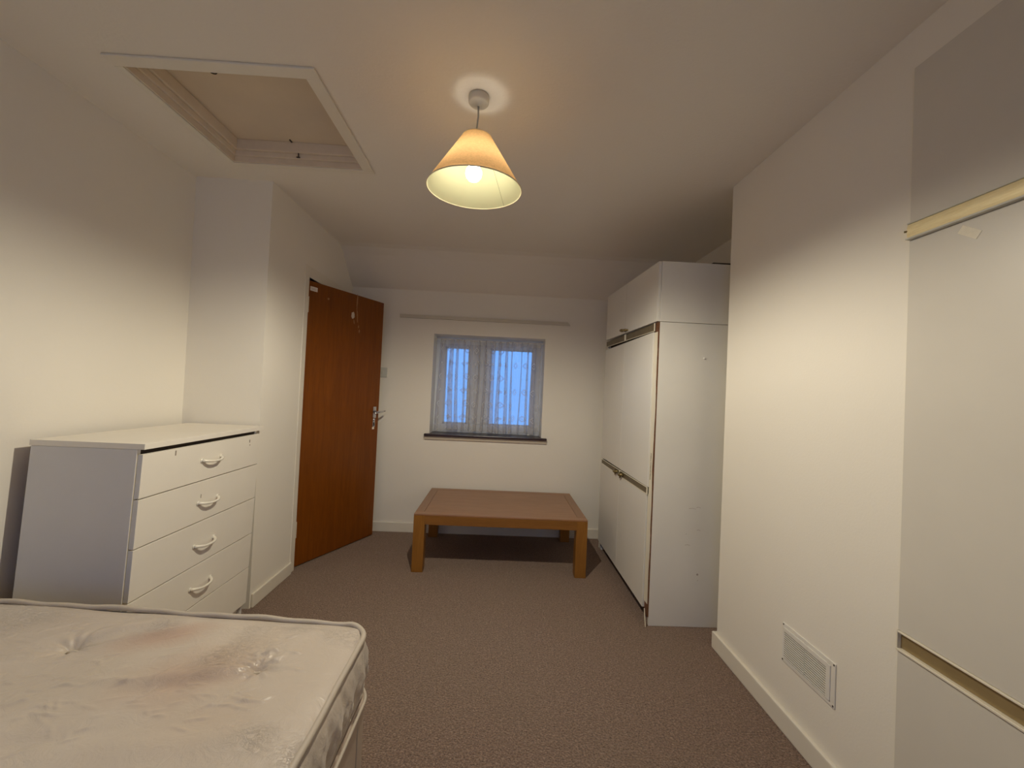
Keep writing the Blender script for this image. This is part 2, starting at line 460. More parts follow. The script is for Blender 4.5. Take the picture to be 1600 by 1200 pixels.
# lever handle
b = BM(); box(b, LW - .070, LW - .034, 0, .007, 1.00, 1.095, .004, 2, dm)
hd = _meshobj('door_handle', b, M_chrome, door)
b = BM(); tube(b, [dm((LW - .052, .005, 1.05)), dm((LW - .052, .045, 1.05))], .009)
tube(b, [dm((LW - .100, .046, 1.040)), dm((LW - .085, .048, 1.046)), dm((LW - .052, .048, 1.05)), dm((LW - .01, .048, 1.052)), dm((LW + .028, .046, 1.058))], [.005, .008, .0095, .008, .006], 12)
_meshobj('lever', b, M_chrome, hd, True)
b = BM(); box(b, LW - .066, LW - .040, 0, .004, .925, .995, .002, 2, dm); 
tube(b, [dm((LW - .053, .003, .985)), dm((LW - .053, .010, .985))], .008)
_meshobj('lock_plate', b, M_chrome, door)
b = BM(); box(b, LW - .060, LW - .046, .0035, .005, .935, .962, .001, 1, dm)
_meshobj('keyhole', b, M_dark, door)
b = BM(); box(b, LW - .068, LW - .044, -.0, .002, .905, .923, .001, 1, dm)
_meshobj('escutcheon_mark', b, M_tape, door)
def hinge_part(z):
    b = BM(); box(b, -.012, .012, .0, .004, z - .055, z + .055, .001, 1, dm)
    for k in range(5):
        tube(b, [dm((-.004, .006, z - .053 + k * .0215)), dm((-.004, .006, z - .053 + k * .0215 + .018))], .0075)
    _meshobj('hinge', b, M_frame, door)
hinge_part(1.815); hinge_part(.26)
b = BM()
for z in (1.03, 1.45): box(b, LW - .0005, LW + .002, -.036, -.004, z - .05, z + .05, 0, 1, dm)
_meshobj('edge_latch', b, M_frame, door)

# ================================================================== WINDOW
YG = D + .215
win = thing('window_1', ((WX0 + WX1) / 2, D, WZ0), 'small recessed white casement window with blue dusk outside', 'window', kind='structure')
b = BM()
y0, y1 = YG - .03, YG + .03
box(b, WX0, -.515, y0, y1, WZ0, WZ1, .004); box(b, .305, WX1, y0, y1, WZ0, WZ1, .004)
box(b, -.515, .305, y0, y1, 1.665, WZ1, .004); box(b, -.515, .305, y0, y1, WZ0, .952, .004); box(b, -.29, -.095, y0, y1, .952, 1.665, .004)
fr = _meshobj('window_frame', b, M_pvc, win)
b = BM()
for (a, c) in ((-.515, -.29), (-.095, .305)):
    for (q0, q1, r0, r1) in ((a, a + .012, .952, 1.665), (c - .012, c, .952, 1.665), (a, c, .952, .964), (a, c, 1.653, 1.665)):
        box(b, q0, q1, y0 + .006, y1 - .01, r0, r1)
_meshobj('glazing_bead', b, M_grey, fr)
for (a, c) in ((-.515, -.29), (-.095, .305)):
    b = BM(); box(b, a + .002, c - .002, YG - .003, YG + .003, .954, 1.663); _meshobj('window_pane', b, M_glass, win)
b = BM(); box(b, -.285, -.265, y0 - .012, y0, 1.22, 1.32, .003); box(b, -.281, -.269, y0 - .035, y0 - .010, 1.29, 1.31, .002); box(b, -.281, -.269, y0 - .04, y0 - .03, 1.20, 1.31, .002)
_meshobj('window_handle', b, M_white, win)
b = BM(); box(b, -.640, .438, D - .045, D - .0005, .853, .873, .004, 2); box(b, WX0 + .001, WX1 - .001, D - .001, YG - .03, .8525, .872)
_meshobj('window_sill', b, M_sill, win)
b = BM(); box(b, -.640, .440, D - .018, D - .0005, .822, .8525, .003)
_meshobj('sill_apron', b, simple('dull_beige_paint', (.58, .51, .41), .55), win)
b = BM(); box(b, WX0 + .001, WX1 - .001, YG - .045, YG - .0305, WZ0 + .0002, WZ0 + .032, .004)
_meshobj('frame_cill', b, M_pvc, win)

# unseen window added behind the viewpoint so cool dusk light reaches facing surfaces
w2 = thing('window_2', ((RX0 + RX1) / 2, YF, RZ0), 'wide white casement window added unseen behind the viewpoint for dusk light', 'window', kind='structure')
b = BM(); xm = (RX0 + RX1) / 2
box(b, RX0, RX0 + .05, YF - .09, YF - .03, RZ0, RZ1, .003); box(b, RX1 - .05, RX1, YF - .09, YF - .03, RZ0, RZ1, .003)
box(b, RX0 + .05, RX1 - .05, YF - .09, YF - .03, RZ0, RZ0 + .05, .003); box(b, RX0 + .05, RX1 - .05, YF - .09, YF - .03, RZ1 - .05, RZ1, .003); box(b, xm - .03, xm + .03, YF - .09, YF - .03, RZ0 + .05, RZ1 - .05, .003)
_meshobj('window_frame', b, M_pvc, w2)
for (a, c) in ((RX0 + .05, xm - .03), (xm + .03, RX1 - .05)):
    b = BM(); box(b, a, c, YF - .063, YF - .057, RZ0 + .05, RZ1 - .05); _meshobj('window_pane', b, M_glass, w2)
b = BM(); box(b, RX0 - .04, RX1 + .04, YF - .03, YF + .06, RZ0 - .022, RZ0 - .0005, .004); _meshobj('window_sill', b, M_gloss, w2)

# net curtain: one cloth gathered into overlapping folds
cx0, cx1 = -.552, .340
YC = D + .085; ztop = 1.722; zbot = .893
NU, NV = 620, 44
rnd = random.Random(4)
phs = [rnd.uniform(0, 2 * PI) for _ in range(6)]
bm = BM(); uvl = bm.loops.layers.uv.new('UVMap'); grid = []
for j in range(NV + 1):
    v = j / NV; row = []
    for i in range(NU + 1):
        s = i / NU
        w = s + .012 * math.sin(2 * PI * 3 * s + phs[0]) + .007 * math.sin(2 * PI * 7 * s + phs[1])
        drift = .010 * math.sin(2 * PI * 2.3 * s + 2.2 * v + phs[2]) * v + .006 * math.sin(2 * PI * 5 * s - 3 * v + phs[3]) * v
        ph = 2 * PI * 14 * w + .9 * math.sin(2 * PI * 3.7 * s + phs[5]) + .35 * math.sin(2 * PI * 1.3 * s + 2.5 * v)
        amp = .55 + .45 * math.sin(2 * PI * 2.1 * s + phs[4])
        x = cx0 + (cx1 - cx0) * s + drift + (.017 + .022 * amp) * math.sin(ph) * (.75 + .25 * v)
        y = YC + (.012 + .016 * v * (.4 + amp)) * math.cos(ph) + .004 * math.sin(3 * ph + phs[5] + v)
        y += .004 * math.sin(2 * PI * 47 * s) * (1 - v) ** 2
        zb = zbot + .020 * abs(math.sin(PI * 13.5 * s)) ** .8 - .006 + .006 * math.sin(2 * PI * 1.2 * s)
        z = ztop + (zb - ztop) * v
        row.append(bm.verts.new((x, y, z)))
    grid.append(row)
for j in range(NV):
    for i in range(NU):
        f_ = bm.faces.new((grid[j][i], grid[j][i + 1], grid[j + 1][i + 1], grid[j + 1][i]))
        for lp, (ii, jj) in zip(f_.loops, ((i, j), (i + 1, j), (i + 1, j + 1), (i, j + 1))):
            lp[uvl].uv = (ii / NU * 1.75, (1 - jj / NV) * .84)
cur = _meshobj('net_curtain', bm, M_net, None, True)
tag(cur, 'sheer net curtain with diamond lace and scalloped hem hanging in the window', 'curtain')
b = BM(); tube(b, [(WX0 + .002, YC, ztop + .002), (-.1, YC, ztop - .002), (WX1 - .002, YC, ztop + .002)], .004, 8)
cw = _meshobj('curtain_wire', b, M_white, None, True); tag(cw, 'thin white curtain wire stretched across the top of the window recess', 'curtain wire')

# curtain batten over the window, its underside shade put into grey paint
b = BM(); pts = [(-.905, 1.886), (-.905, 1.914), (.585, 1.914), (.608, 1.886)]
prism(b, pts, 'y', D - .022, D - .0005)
o = _meshobj('curtain_batten', b, simple('batten_paint_shade_grey', (.62, .585, .50), .6)); tag(o, 'long painted wooden batten on the wall above the window', 'curtain batten')

# light switch
sw = thing('light_switch', (-1.035, D, 1.35), 'pale square light switch on the wall beside the open door', 'light switch')
b = BM(); box(b, -1.078, -.992, D - .009, D - .0005, 1.350, 1.436, .003); _meshobj('switch_plate', b, M_grey, sw)
b = BM(); box(b, -1.043, -1.027, D - .013, D - .0085, 1.38, 1.406, .002); _meshobj('rocker', b, M_grey, sw)

# ================================================================== LOFT HATCH
hatch = thing('loft_hatch', ((hx0 + hx1) / 2, (hy0 + hy1) / 2, H), 'square loft hatch with stepped cream timber surround set in the ceiling', 'loft hatch')
def ring(bm, x0, x1, y0, y1, w, z0, z1, bev=.002):
    box(bm, x0, x1, y0, y0 + w, z0, z1, bev); box(bm, x0, x1, y1 - w, y1, z0, z1, bev)
    box(bm, x0, x0 + w, y0 + w, y1 - w, z0, z1, bev); box(bm, x1 - w, x1, y0 + w, y1 - w, z0, z1, bev)
b = BM(); [box(b, *q, H - .009, H - .0005, .003) for q in ((-1.458, -.714, 1.468, 1.520), (-1.458, -.714, 2.150, 2.187), (-1.458, -1.428, 1.520, 2.150), (-.766, -.714, 1.520, 2.150))]; _meshobj('surround', b, M_gloss, hatch)
b = BM()
ring(b, hx0 + .0005, hx1 - .0005, hy0 + .0005, hy1 - .0005, .006, H - .006, H + .022, .0015)
ring(b, hx0 + .0005, hx1 - .0005, hy0 + .0005, hy1 - .0005, .016, H + .0225, H + .048, .0025)
ring(b, hx0 + .0005, hx1 - .0005, hy0 + .0005, hy1 - .0005, .028, H + .0485, H + .100, .0025)
_meshobj('lining', b, simple('aged_hatch_paint', (.74, .65, .53), .5, var=.05, vscale=12), hatch)
b = BM(); box(b, hx0 + .004, hx1 - .004, hy0 + .004, hy1 - .004, H + .100, H + .118)
_meshobj('hatch_panel', b, simple('hatch_board_paint', (.66, .57, .46), .6, var=.05, vscale=3), hatch)
b = BM(); box(b, -1.092, -1.088, hy1 - .022, hy1 - .0165, H + .028, H + .055); box(b, -1.098, -1.082, hy1 - .024, hy1 - .0165, H + .052, H + .057); box(b, -1.098, -1.082, hy1 - .024, hy1 - .0165, H + .025, H + .029)
_meshobj('catch', b, M_steel, hatch)
b = BM(); tube(b, [(-1.205 + .012 * math.cos(a), 1.66 + .010 * math.sin(a), H + .098) for a in [k * PI / 6 for k in range(1, 10)]], .0025, 6)
_meshobj('hook', b, M_steel, hatch)
b = BM(); box(b, -1.124, -1.119, 2.095, 2.115, H + .094, H + .1); _meshobj('pin', b, M_steel, hatch)
b = BM(); box(b, -1.402, -1.397, 2.118, 2.124, H + .061, H + .099); _meshobj('pin', b, M_steel, hatch)

# ================================================================== PENDANT LAMP
lx, ly = LAMP.x, LAMP.y
lamp = thing('pendant_lamp', (lx, ly, H), 'cone shaped peach pendant lampshade with a lit bulb hanging from the ceiling', 'lamp')
b = BM(); lathe(b, [(0, H - .0005), (.038, H - .0005), (.040, H - .010), (.0385, H - .026), (.034, H - .031), (.010, H - .033), (.007, H - .040), (0, H - .040)], (lx, ly), 40)
_meshobj('ceiling_rose', b, M_rose, lamp, True)
b = BM(); tube(b, [(lx, ly, H - .035), (lx + .001, ly, H - .08), (lx - .003, ly, H - .13), (lx - .006, ly, 2.225)], .0032, 8)
_meshobj('flex', b, M_cord, lamp, True)
b = BM(); lathe(b, [(0, 2.235), (.010, 2.233), (.014, 2.215), (.019, 2.200), (.019, 2.165), (.016, 2.160), (.016, 2.140), (0, 2.140)], (lx - .006, ly), 24)
_meshobj('bulb_holder', b, M_white, lamp, True)
tl = Matrix.Translation((lx, ly, 2.2)) @ Matrix.Rotation(math.radians(.3), 4, 'Y') @ Matrix.Rotation(math.radians(2.0), 4, 'X') @ Matrix.Translation((-lx, -ly, -2.2))
b = BM()
zs, zb_ = 2.243, 2.046
prof = [(.056 + (.181 - .056) * k / 14, zs + (zb_ - zs) * k / 14) for k in range(15)]
lathe(b, prof, (lx, ly), 96, tl)
sh = _meshobj('lampshade', b, M_shade_out, lamp, True)
b = BM(); prof = [(.0545 + (.1795 - .0545) * k / 14, zs - .0005 + (zb_ - zs) * k / 14) for k in range(15)]
lathe(b, prof, (lx, ly), 96, tl); _meshobj('lining', b, M_shade_in, sh, True)
for (r, z) in ((.181, zb_), (.0555, zs)):
    b = BM(); tube(b, [tl @ Vector((lx + r * math.cos(a), ly + r * math.sin(a), z)) for a in [2 * PI * k / 72 for k in range(72)]], .0022, 6, True)
    _meshobj('rim', b, simple('cream_rim', (.85, .74, .50), .6), sh, True)
# overlap seam inside the shade
a = math.radians(50); b = BM(); pp = []
for k in range(9):
    r = .0785 + (.1782 - .0785) * k / 8; z = zs + (zb_ - zs) * (r - .0545) / .125 - .001
    pp.append(tl @ Vector((lx + r * math.cos(a), ly + r * math.sin(a), z)))
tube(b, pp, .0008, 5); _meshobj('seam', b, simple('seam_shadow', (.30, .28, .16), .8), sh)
# shade carrier ring
for k in range(3):
    a = 2 * PI * k / 3 + .3; b = BM()
    tube(b, [(lx - .006 + .018 * math.cos(a), ly + .018 * math.sin(a), 2.19), tl @ Vector((lx + .0545 * math.cos(a), ly + .0545 * math.sin(a), zs - .004))], .0016, 6)
    _meshobj('shade_spoke', b, M_white, lamp)
b = BM(); lathe(b, [(0, BULB_Z - .031), (.010, BULB_Z - .0295), (.020, BULB_Z - .024), (.028, BULB_Z - .013), (.031, BULB_Z), (.029, BULB_Z + .012), (.022, BULB_Z + .024), (.015, BULB_Z + .034), (.013, BULB_Z + .042), (0, BULB_Z + .042)], (lx - .006, ly), 32)
_meshobj('bulb', b, M_bulb, lamp, True)
# the bulb's light that leaves the open foot of the shade
ld = bpy.data.lights.new('bulb_light', 'SPOT'); lo = bpy.data.objects.new('bulb_light', ld); COL.objects.link(lo)
ld.energy = 46.5; ld.color = (1.0, .90, .70); ld.spot_size = math.radians(175); ld.spot_blend = .45; ld.shadow_soft_size = .022
lo.parent = lamp; lo.location = Vector((-.006, 0, BULB_Z - .033 - .023 - H)); lo.rotation_euler = (0, 0, 0)
ld2 = bpy.data.lights.new('bulb_glow', 'POINT')

# ================================================================== COFFEE TABLE
tx0, tx1, ty0, ty1, th = -.549, .660, 2.864, 3.617, .402
lw = .077
tab = thing('coffee_table', ((tx0 + tx1) / 2, (ty0 + ty1) / 2, 0), 'low rectangular oak coffee table below the window', 'coffee table')
rf = lambda p: (p[0], p[1] - .012 * (p[0] - tx0) / 1.2, p[2])
b = BM(); fw = .062
box(b, tx0 + fw + .001, tx1 - fw - .001, ty0 + fw + .001, ty1 - fw - .001, th - .010, th - .001, .001, 1, rf)
top = _meshobj('tabletop', b, M_wood_top, tab)
M_cross = wood('oak_veneer_cross', (.225, .108, .052), (.31, .160, .082), (9, 1, 9), .34)
for (q, m_) in (((tx0, tx1, ty0, ty0 + fw), M_wood_top), ((tx0, tx1, ty1 - fw, ty1), M_wood_top), ((tx0, tx0 + fw, ty0 + fw, ty1 - fw), M_cross), ((tx1 - fw, tx1, ty0 + fw, ty1 - fw), M_cross)):
    b = BM(); box(b, *q, th - .010, th, .003, 2, rf); _meshobj('border_rail', b, m_, top)
for (x0, x1, y0, y1, ax) in ((tx0 + lw, tx1 - lw, ty0 + .001, ty0 + .026, 0), (tx0 + lw, tx1 - lw, ty1 - .026, ty1 - .001, 0), (tx0 + .001, tx0 + .026, ty0 + lw, ty1 - lw, 1), (tx1 - .026, tx1 - .001, ty0 + lw, ty1 - lw, 1)):
    b = BM(); box(b, x0, x1, y0, y1, th - .073, th - .0105, .001, 1, rf); _meshobj('apron', b, M_wood_rail, tab)
for sx in (0, 1):
    for sy in (0, 1):
        x0 = tx0 if sx == 0 else tx1 - lw; y0 = ty0 if sy == 0 else ty1 - lw
        b = BM(); box(b, x0, x0 + lw, y0, y0 + lw, 0.001, th - .0105, .002, 2, rf); _meshobj('leg', b, M_wood_leg, tab)

# ================================================================== CHEST OF DRAWERS
SHR = .050
def cs(p): return (p[0], p[1] + SHR * p[2], p[2])
cxb, cxf = -1.702, -1.322     # carcass back and front
cy0, cy1 = 1.506, 2.252
chest = thing('chest_of_drawers', ((cxb + cxf) / 2, (cy0 + cy1) / 2, 0), 'cream five-drawer chest with sides greyed for shade against the left wall', 'chest of drawers')
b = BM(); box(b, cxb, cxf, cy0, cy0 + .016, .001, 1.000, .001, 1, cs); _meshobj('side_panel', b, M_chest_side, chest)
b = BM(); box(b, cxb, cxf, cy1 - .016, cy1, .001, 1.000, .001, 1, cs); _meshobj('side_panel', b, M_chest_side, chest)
b = BM(); box(b, cxb, cxb + .004, cy0 + .017, cy1 - .017, .05, .999, 0, 1, cs); _meshobj('back_panel', b, M_chip, chest)
b = BM(); box(b, cxb + .005, cxf - .004, cy0 + .017, cy1 - .017, .070, .998, 0, 1, cs); _meshobj('carcass', b, M_dark, chest)
b = BM(); box(b, cxf - .030, cxf - .014, cy0 + .017, cy1 - .017, .001, .068, .001, 1, cs); _meshobj('plinth', b, M_chest, chest)
b = BM(); box(b, cxf - .0005, cxf + .0005, cy0 + .001, cy0 + .014, .02, .985, 0, 1, cs); _meshobj('front_edging', b, M_edge, chest)
b = BM(); box(b, cxb - .006, cxf + .026, cy0 + .000, cy1 + .022, 1.0005, 1.022, .0015, 2, cs); _meshobj('chest_top', b, M_chest, chest)
zz = [.984, .818, .637, .448, .270, .082]
for k in range(5):
    b = BM(); z1, z0 = zz[k] - .0022, zz[k + 1] + .0022
    box(b, cxf + .002, cxf + .020, cy0 + .003, cy1 - .002, z0, z1, .0012, 2, cs)
    if k == 0: pass
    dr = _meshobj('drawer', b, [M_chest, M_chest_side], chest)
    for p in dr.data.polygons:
        if p.normal.y < -.8: p.material_index = 1  # camera-side drawer ends get the same painted shade
    hz = [.908, .722, .535, .352, .172][k]; hy = (cy0 + cy1) / 2 + .002
    xf = cxf + .020
    def hp(s, out, dz): return cs((xf + out, hy + s, hz + dz))
    b = BM(); pts = []; rr = []
    for q in range(25):
        tq = -1 + 2 * q / 24
        pts.append(hp(tq * .062, .028 * (1 - abs(tq) ** 3.2) + .001, -.007 * (1 - tq * tq))); rr.append(.0052 + .0022 * abs(tq) ** 2)
    tube(b, pts, rr, 12)
    for sg in (-1, 1): tube(b, [hp(sg * .062, .0, 0), hp(sg * .062, .004, 0)], .0105, 16)
    _meshobj('handle', b, M_handle, dr, True)
    if k == 0:
        for q in ((cy0 + .155, cy0 + .161, .955, .975), (cy1 - .095, cy1 - .088, .945, .960), (cy1 - .090, cy1 - .085, .928, .935)):
            b = BM(); box(b, xf, xf + .0006, *q, 0, 1, cs); _meshobj('scratch', b, M_smudge, dr)
    if k == 1:
        b = BM(); box(b, xf, xf + .0006, hy - .050, hy - .046, .742, .758, 0, 1, cs); _meshobj('scratch', b, M_smudge, dr)

# ================================================================== FAR WARDROBE (in the alcove)
ax, ay0, ay1 = .893, 2.290, 3.405
axb = XW - .02
def wt(p):  # the top box rises a little towards the far end
    s = (p[1] - ay0) / (ay1 - ay0); k = max(0, min(1, (p[2] - 1.66) / .40))
    return (p[0], p[1], p[2] + s * (.022 + .030 * k))
wd = thing('wardrobe', ((ax + axb) / 2, (ay0 + ay1) / 2, 0), 'tall white laminate wardrobe with bronze grips in the far alcove', 'wardrobe')
b = BM(); box(b, ax + .001, axb, ay0, ay0 + .017, .001, 1.711, .001, 1); _meshobj('side_panel', b, M_lam2, wd)
b = BM(); box(b, ax + .002, axb, ay1 - .017, ay1, .001, 1.711, .001, 1); _meshobj('side_panel', b, M_lam2, wd)
b = BM(); box(b, axb - .006, axb - .001, ay0 + .018, ay1 - .018, .05, 1.71); _meshobj('back_panel', b, M_chip, wd)
b = BM(); box(b, ax + .022, axb - .008, ay0 + .018, ay1 - .018, .075, 1.71); _meshobj('carcass', b, M_dark, wd)
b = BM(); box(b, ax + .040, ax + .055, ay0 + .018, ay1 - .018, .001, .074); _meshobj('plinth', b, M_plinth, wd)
# top box
b = BM(); box(b, ax + .001, axb, ay0 + .0005, ay1, 1.7135, 2.058, .001, 1, wt); _meshobj('top_box', b, M_lam2, wd)
ym = 2.885
for (q0, q1) in ((ay0 + .004, ym - .0015), (ym + .0015, ay1)):
    b = BM(); box(b, ax - .016, ax, q0, q1, 1.7145, 2.057, .001, 1, wt); _meshobj('cupboard_door', b, M_lam, wd)
def lug(y, z, s, par=wd):
    """small cast brass pull standing off the front"""
    b = BM(); xf = ax - .016
    tube(b, [(xf, y - .020 * s, z), (xf - .016, y - .017 * s, z), (xf - .020, y - .004 * s, z), (xf - .019, y + .010 * s, z + .002), (xf - .013, y + .022 * s, z + .001), (xf, y + .026 * s, z)], [.006, .008, .0095, .0085, .007, .006], 10)
    _meshobj('door_pull', b, M_brass_dull, wd, True)
lug(ym - .042, 1.742, 1); lug(ym + .040, 1.752, -1)
# middle doors (one wide leaf each side of the join), lower doors
mid0, mid1 = .764, 1.658
yend = ay0 + .052
for (q0, q1) in ((yend, ym - .001), (ym + .001, ay1)):
    b = BM(); box(b, ax - .016, ax + .001, q0, q1, mid0, mid1, .001, 1); _meshobj('wardrobe_door', b, M_lam, wd)
for (q0, q1) in ((yend + .010, ym - .001), (ym + .001, ay1)):
    b = BM(); box(b, ax - .016, ax + .001, q0, q1, .075, .717, .001, 1); _meshobj('lower_door', b, M_lam, wd)
# recessed bronze grip strips with cream lips
for (z0, z1, tz) in ((1.661, 1.708, 1), (.720, .761, 0)):
    fnz = (lambda p: (p[0], p[1], p[2] + .020 * (p[1] - ay0) / (ay1 - ay0))) if tz else (lambda p: (p[0], p[1], p[2] - .010 * (p[1] - ay0) / (ay1 - ay0)))
    for (q0, q1) in ((yend + (-.008 if tz else .010), ym - .010), (ym + .010, ay1 - .002)):
        b = BM(); box(b, ax - .011, ax + .0, q0, q1, z0 + .003, z1 - .002, 0, 1, fnz); gs = _meshobj('grip_strip', b, M_brown_strip, wd)
        b = BM(); box(b, ax - .018, ax - .0115, q0 - .006, q1 + .006, z0 - .001, z0 + .003, .001, 1, fnz)
        if not tz: box(b, ax - .018, ax - .0115, q0 - .006, q1 + .006, z1 - .003, z1 + .001, .001, 1, fnz)
        box(b, ax - .018, ax - .0115, q0 - .008, q0 - .001, z0, z1, .001, 1, fnz)
        _meshobj('grip_lip', b, M_edge, gs)
    b = BM(); box(b, ax - .017, ax - .001, ym - .006, ym + .006, z0, z1, .001, 1, fnz); _meshobj('centre_lip', b, M_edge, wd)
for yy, s in ((ym + .058, -1), (ym - .058, 1)):
    b = BM(); xf = ax - .014; z = .738
    tube(b, [(xf, yy - .026 * s, z), (xf - .014, yy - .022 * s, z), (xf - .022, yy - .004 * s, z - .002), (xf - .020, yy + .012 * s, z - .004), (xf - .012, yy + .028 * s, z + .002), (xf, yy + .032 * s, z + .004)], [.007, .010, .012, .010, .008, .006], 10)
    tube(b, [(xf - .012, yy, z - .010), (xf - .017, yy, z - .026)], [.008, .005], 10)
    _meshobj('door_pull', b, M_brass_dull, wd, True)
# peeling cream edging strip on the near stile, with wavy crack of bare board behind it
b = BM(); box(b, ax - .0065, ax + .0005, ay0 + .001, yend - .001, .050, 1.711); _meshobj('bare_stile', b, M_chip, wd)
bm = BM(); rnd = random.Random(11); L_, R_ = [], []
nz = 60
for k in range(nz + 1):
    z = .118 + (1.655 - .118) * k / nz
    wob = .0030 * math.sin(z * 9) + .0022 * math.sin(z * 23 + 1) + rnd.uniform(-.0012, .0012)
    near = ay0 + .0048 + wob * .8 + (.004 if .85 < z < 1.02 else 0)
    L_.append((near, z)); R_.append((yend - .0015 + (.008 if z < .717 else 0), z))
poly = L_ + R_[::-1]
for k in range(nz):
    (a0, z0_), (a1, z1_) = L_[k], L_[k + 1]; (c0, _), (c1, _) = R_[k], R_[k + 1]
    xs0, xs1 = ax - .0080, ax - .0066
    V = [bm.verts.new(p) for p in ((xs0, a0, z0_), (xs0, c0, z0_), (xs0, c1, z1_), (xs0, a1, z1_), (xs1, a0, z0_), (xs1, c0, z0_), (xs1, c1, z1_), (xs1, a1, z1_))]
    for ids in ((0, 1, 2, 3), (7, 6, 5, 4), (0, 3, 7, 4), (1, 5, 6, 2)): bm.faces.new([V[i] for i in ids])
bmesh.ops.remove_doubles(bm, verts=bm.verts[:], dist=.00005); bmesh.ops.recalc_face_normals(bm, faces=bm.faces[:])
_meshobj('edging_strip', bm, M_edge, wd)
b = BM()
prism(b, [(ay0 + .008, .095), (ay0 + .014, .092), (ay0 + .006, .045), (ay0 - .012, .006), (ay0 - .018, .004), (ay0 - .006, .045)], 'x', ax - .022, ax - .019)
_meshobj('loose_edging', b, M_edge, wd)
b = BM(); box(b, ax - .016, ax - .012, ay1 - .05, ay1 - .03, .03, .072, .001); _meshobj('edging_scrap', b, M_edge, wd)
b = BM()
for k, z in enumerate((.96, .945, .91, .885, .86, .84)):
    box(b, ax - .0088, ax - .0075, ay0 + .030 + .002 * (k % 2), ay0 + .0335 + .002 * (k % 2), z - .030, z + .002)
_meshobj('split', b, M_dark, wd)
# marks on the side panel
b = BM(); tube(b, [(1.155, ay0, 1.515), (1.155, ay0 - .006, 1.515)], [.006, .004], 12); _meshobj('peg', b, M_white, wd)
M_scuff = simple('pale_scuff', (.42, .37, .32), .8)
for (x, z, r) in ((1.162, .295, .006), (1.165, .262, .002), (1.09, .52, .002)):
    b = BM(); tube(b, [(x, ay0, z), (x, ay0 - .0006, z)], r, 10); _meshobj('dent', b, M_scuff, wd)
for (x, z, q) in ((1.12, .665, .02), (1.155, .672, .012), (1.10, .46, .014), (1.16, .545, .010)):
    b = BM(); tube(b, [(x - q, ay0 - .0003, z - .002), (x, ay0 - .0003, z + .001), (x + q, ay0 - .0003, z - .004)], .0009, 6); _meshobj('scuff', b, M_scuff, wd)
b = BM(); box(b, ax + .30, ax + .52, ay0 + .01, ay0 + .35, 2.0585, 2.068, 0, 1, wt)
o = _meshobj('loose_board', b, M_dark); tag(o, 'thin dark board lying flat on top of the far wardrobe', 'board')

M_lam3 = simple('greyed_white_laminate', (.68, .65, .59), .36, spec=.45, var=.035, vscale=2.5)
# ================================================================== NEAR FITTED WARDROBE (right)
nx = XB - .006
ny1 = YW2 - .003; nys = [ny1, ny1 - .62, ny1 - 1.24, YF + .03]
nw = thing('fitted_wardrobe', (nx + .2, (ny1 + YF) / 2, 0), 'grey-white fitted wardrobe with brass strips at the right edge beside the air vent', 'wardrobe')
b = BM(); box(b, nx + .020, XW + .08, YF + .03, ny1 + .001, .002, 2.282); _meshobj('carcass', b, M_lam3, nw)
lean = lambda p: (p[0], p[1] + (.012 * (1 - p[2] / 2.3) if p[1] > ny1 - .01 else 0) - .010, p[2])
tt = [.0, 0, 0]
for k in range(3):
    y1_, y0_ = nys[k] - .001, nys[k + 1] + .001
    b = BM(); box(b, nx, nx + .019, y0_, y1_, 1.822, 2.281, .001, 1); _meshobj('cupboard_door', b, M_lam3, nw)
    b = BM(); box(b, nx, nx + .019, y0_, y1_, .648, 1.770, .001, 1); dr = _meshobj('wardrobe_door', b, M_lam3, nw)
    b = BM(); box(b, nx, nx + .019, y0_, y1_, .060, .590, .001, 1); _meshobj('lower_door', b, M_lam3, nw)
    # upper strip: convex brass band, lamp gleam put into its pale colour
    b = BM(); pf = []
    for q in range(9):
        a = q / 8; pf.append((nx - .006 - .003 * math.sin(PI * a), 1.776 + .040 * a))
    pf += [(nx + .018, 1.816), (nx + .018, 1.776)]
    prism(b, pf, 'y', y0_, y1_); st = _meshobj('brass_strip', b, M_brass, nw)
    b = BM(); box(b, nx - .010, nx + .018, y0_, y1_, 1.8165, 1.8205, .001, 1); box(b, nx - .014, nx + .004, y0_, y1_, 1.7705, 1.7755, .001, 1)
    _meshobj('strip_lip', b, M_grey, st)
    # lower strip: recessed dull brass channel with cream lips
    b = BM(); box(b, nx + .006, nx + .018, y0_ + .004, y1_ - .004, .599, .641); st = _meshobj('brass_strip', b, M_brass_low, nw)
    b = BM(); box(b, nx - .006, nx + .018, y0_, y1_, .5915, .598, .001, 1); box(b, nx - .004, nx + .018, y0_, y1_, .6415, .647, .001, 1); box(b, nx - .005, nx + .018, y1_ - .004, y1_ + .001 * (k == 0), .5915, .647, .001, 1)
    _meshobj('strip_lip', b, M_edge, st)
    if k == 0:
        b = BM(); box(b, nx - .001, nx, 0, .052, 0, .021, 0, 1, lambda p: (p[0], .997 + (p[1] - .026) * math.cos(.62) - (p[2] - .010) * math.sin(.62), 1.736 + (p[1] - .026) * math.sin(.62) + (p[2] - .010) * math.cos(.62)))
        _meshobj('tape', b, M_tape, dr)
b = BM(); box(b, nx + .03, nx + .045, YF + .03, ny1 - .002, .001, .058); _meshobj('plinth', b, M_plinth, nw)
b = BM(); tube(b, [(nx - .004, ny1 - .004, 1.797), (nx - .012, ny1 + .004, 1.797)], .0030, 8); _meshobj('hinge_pin', b, M_brass_dull, nw)

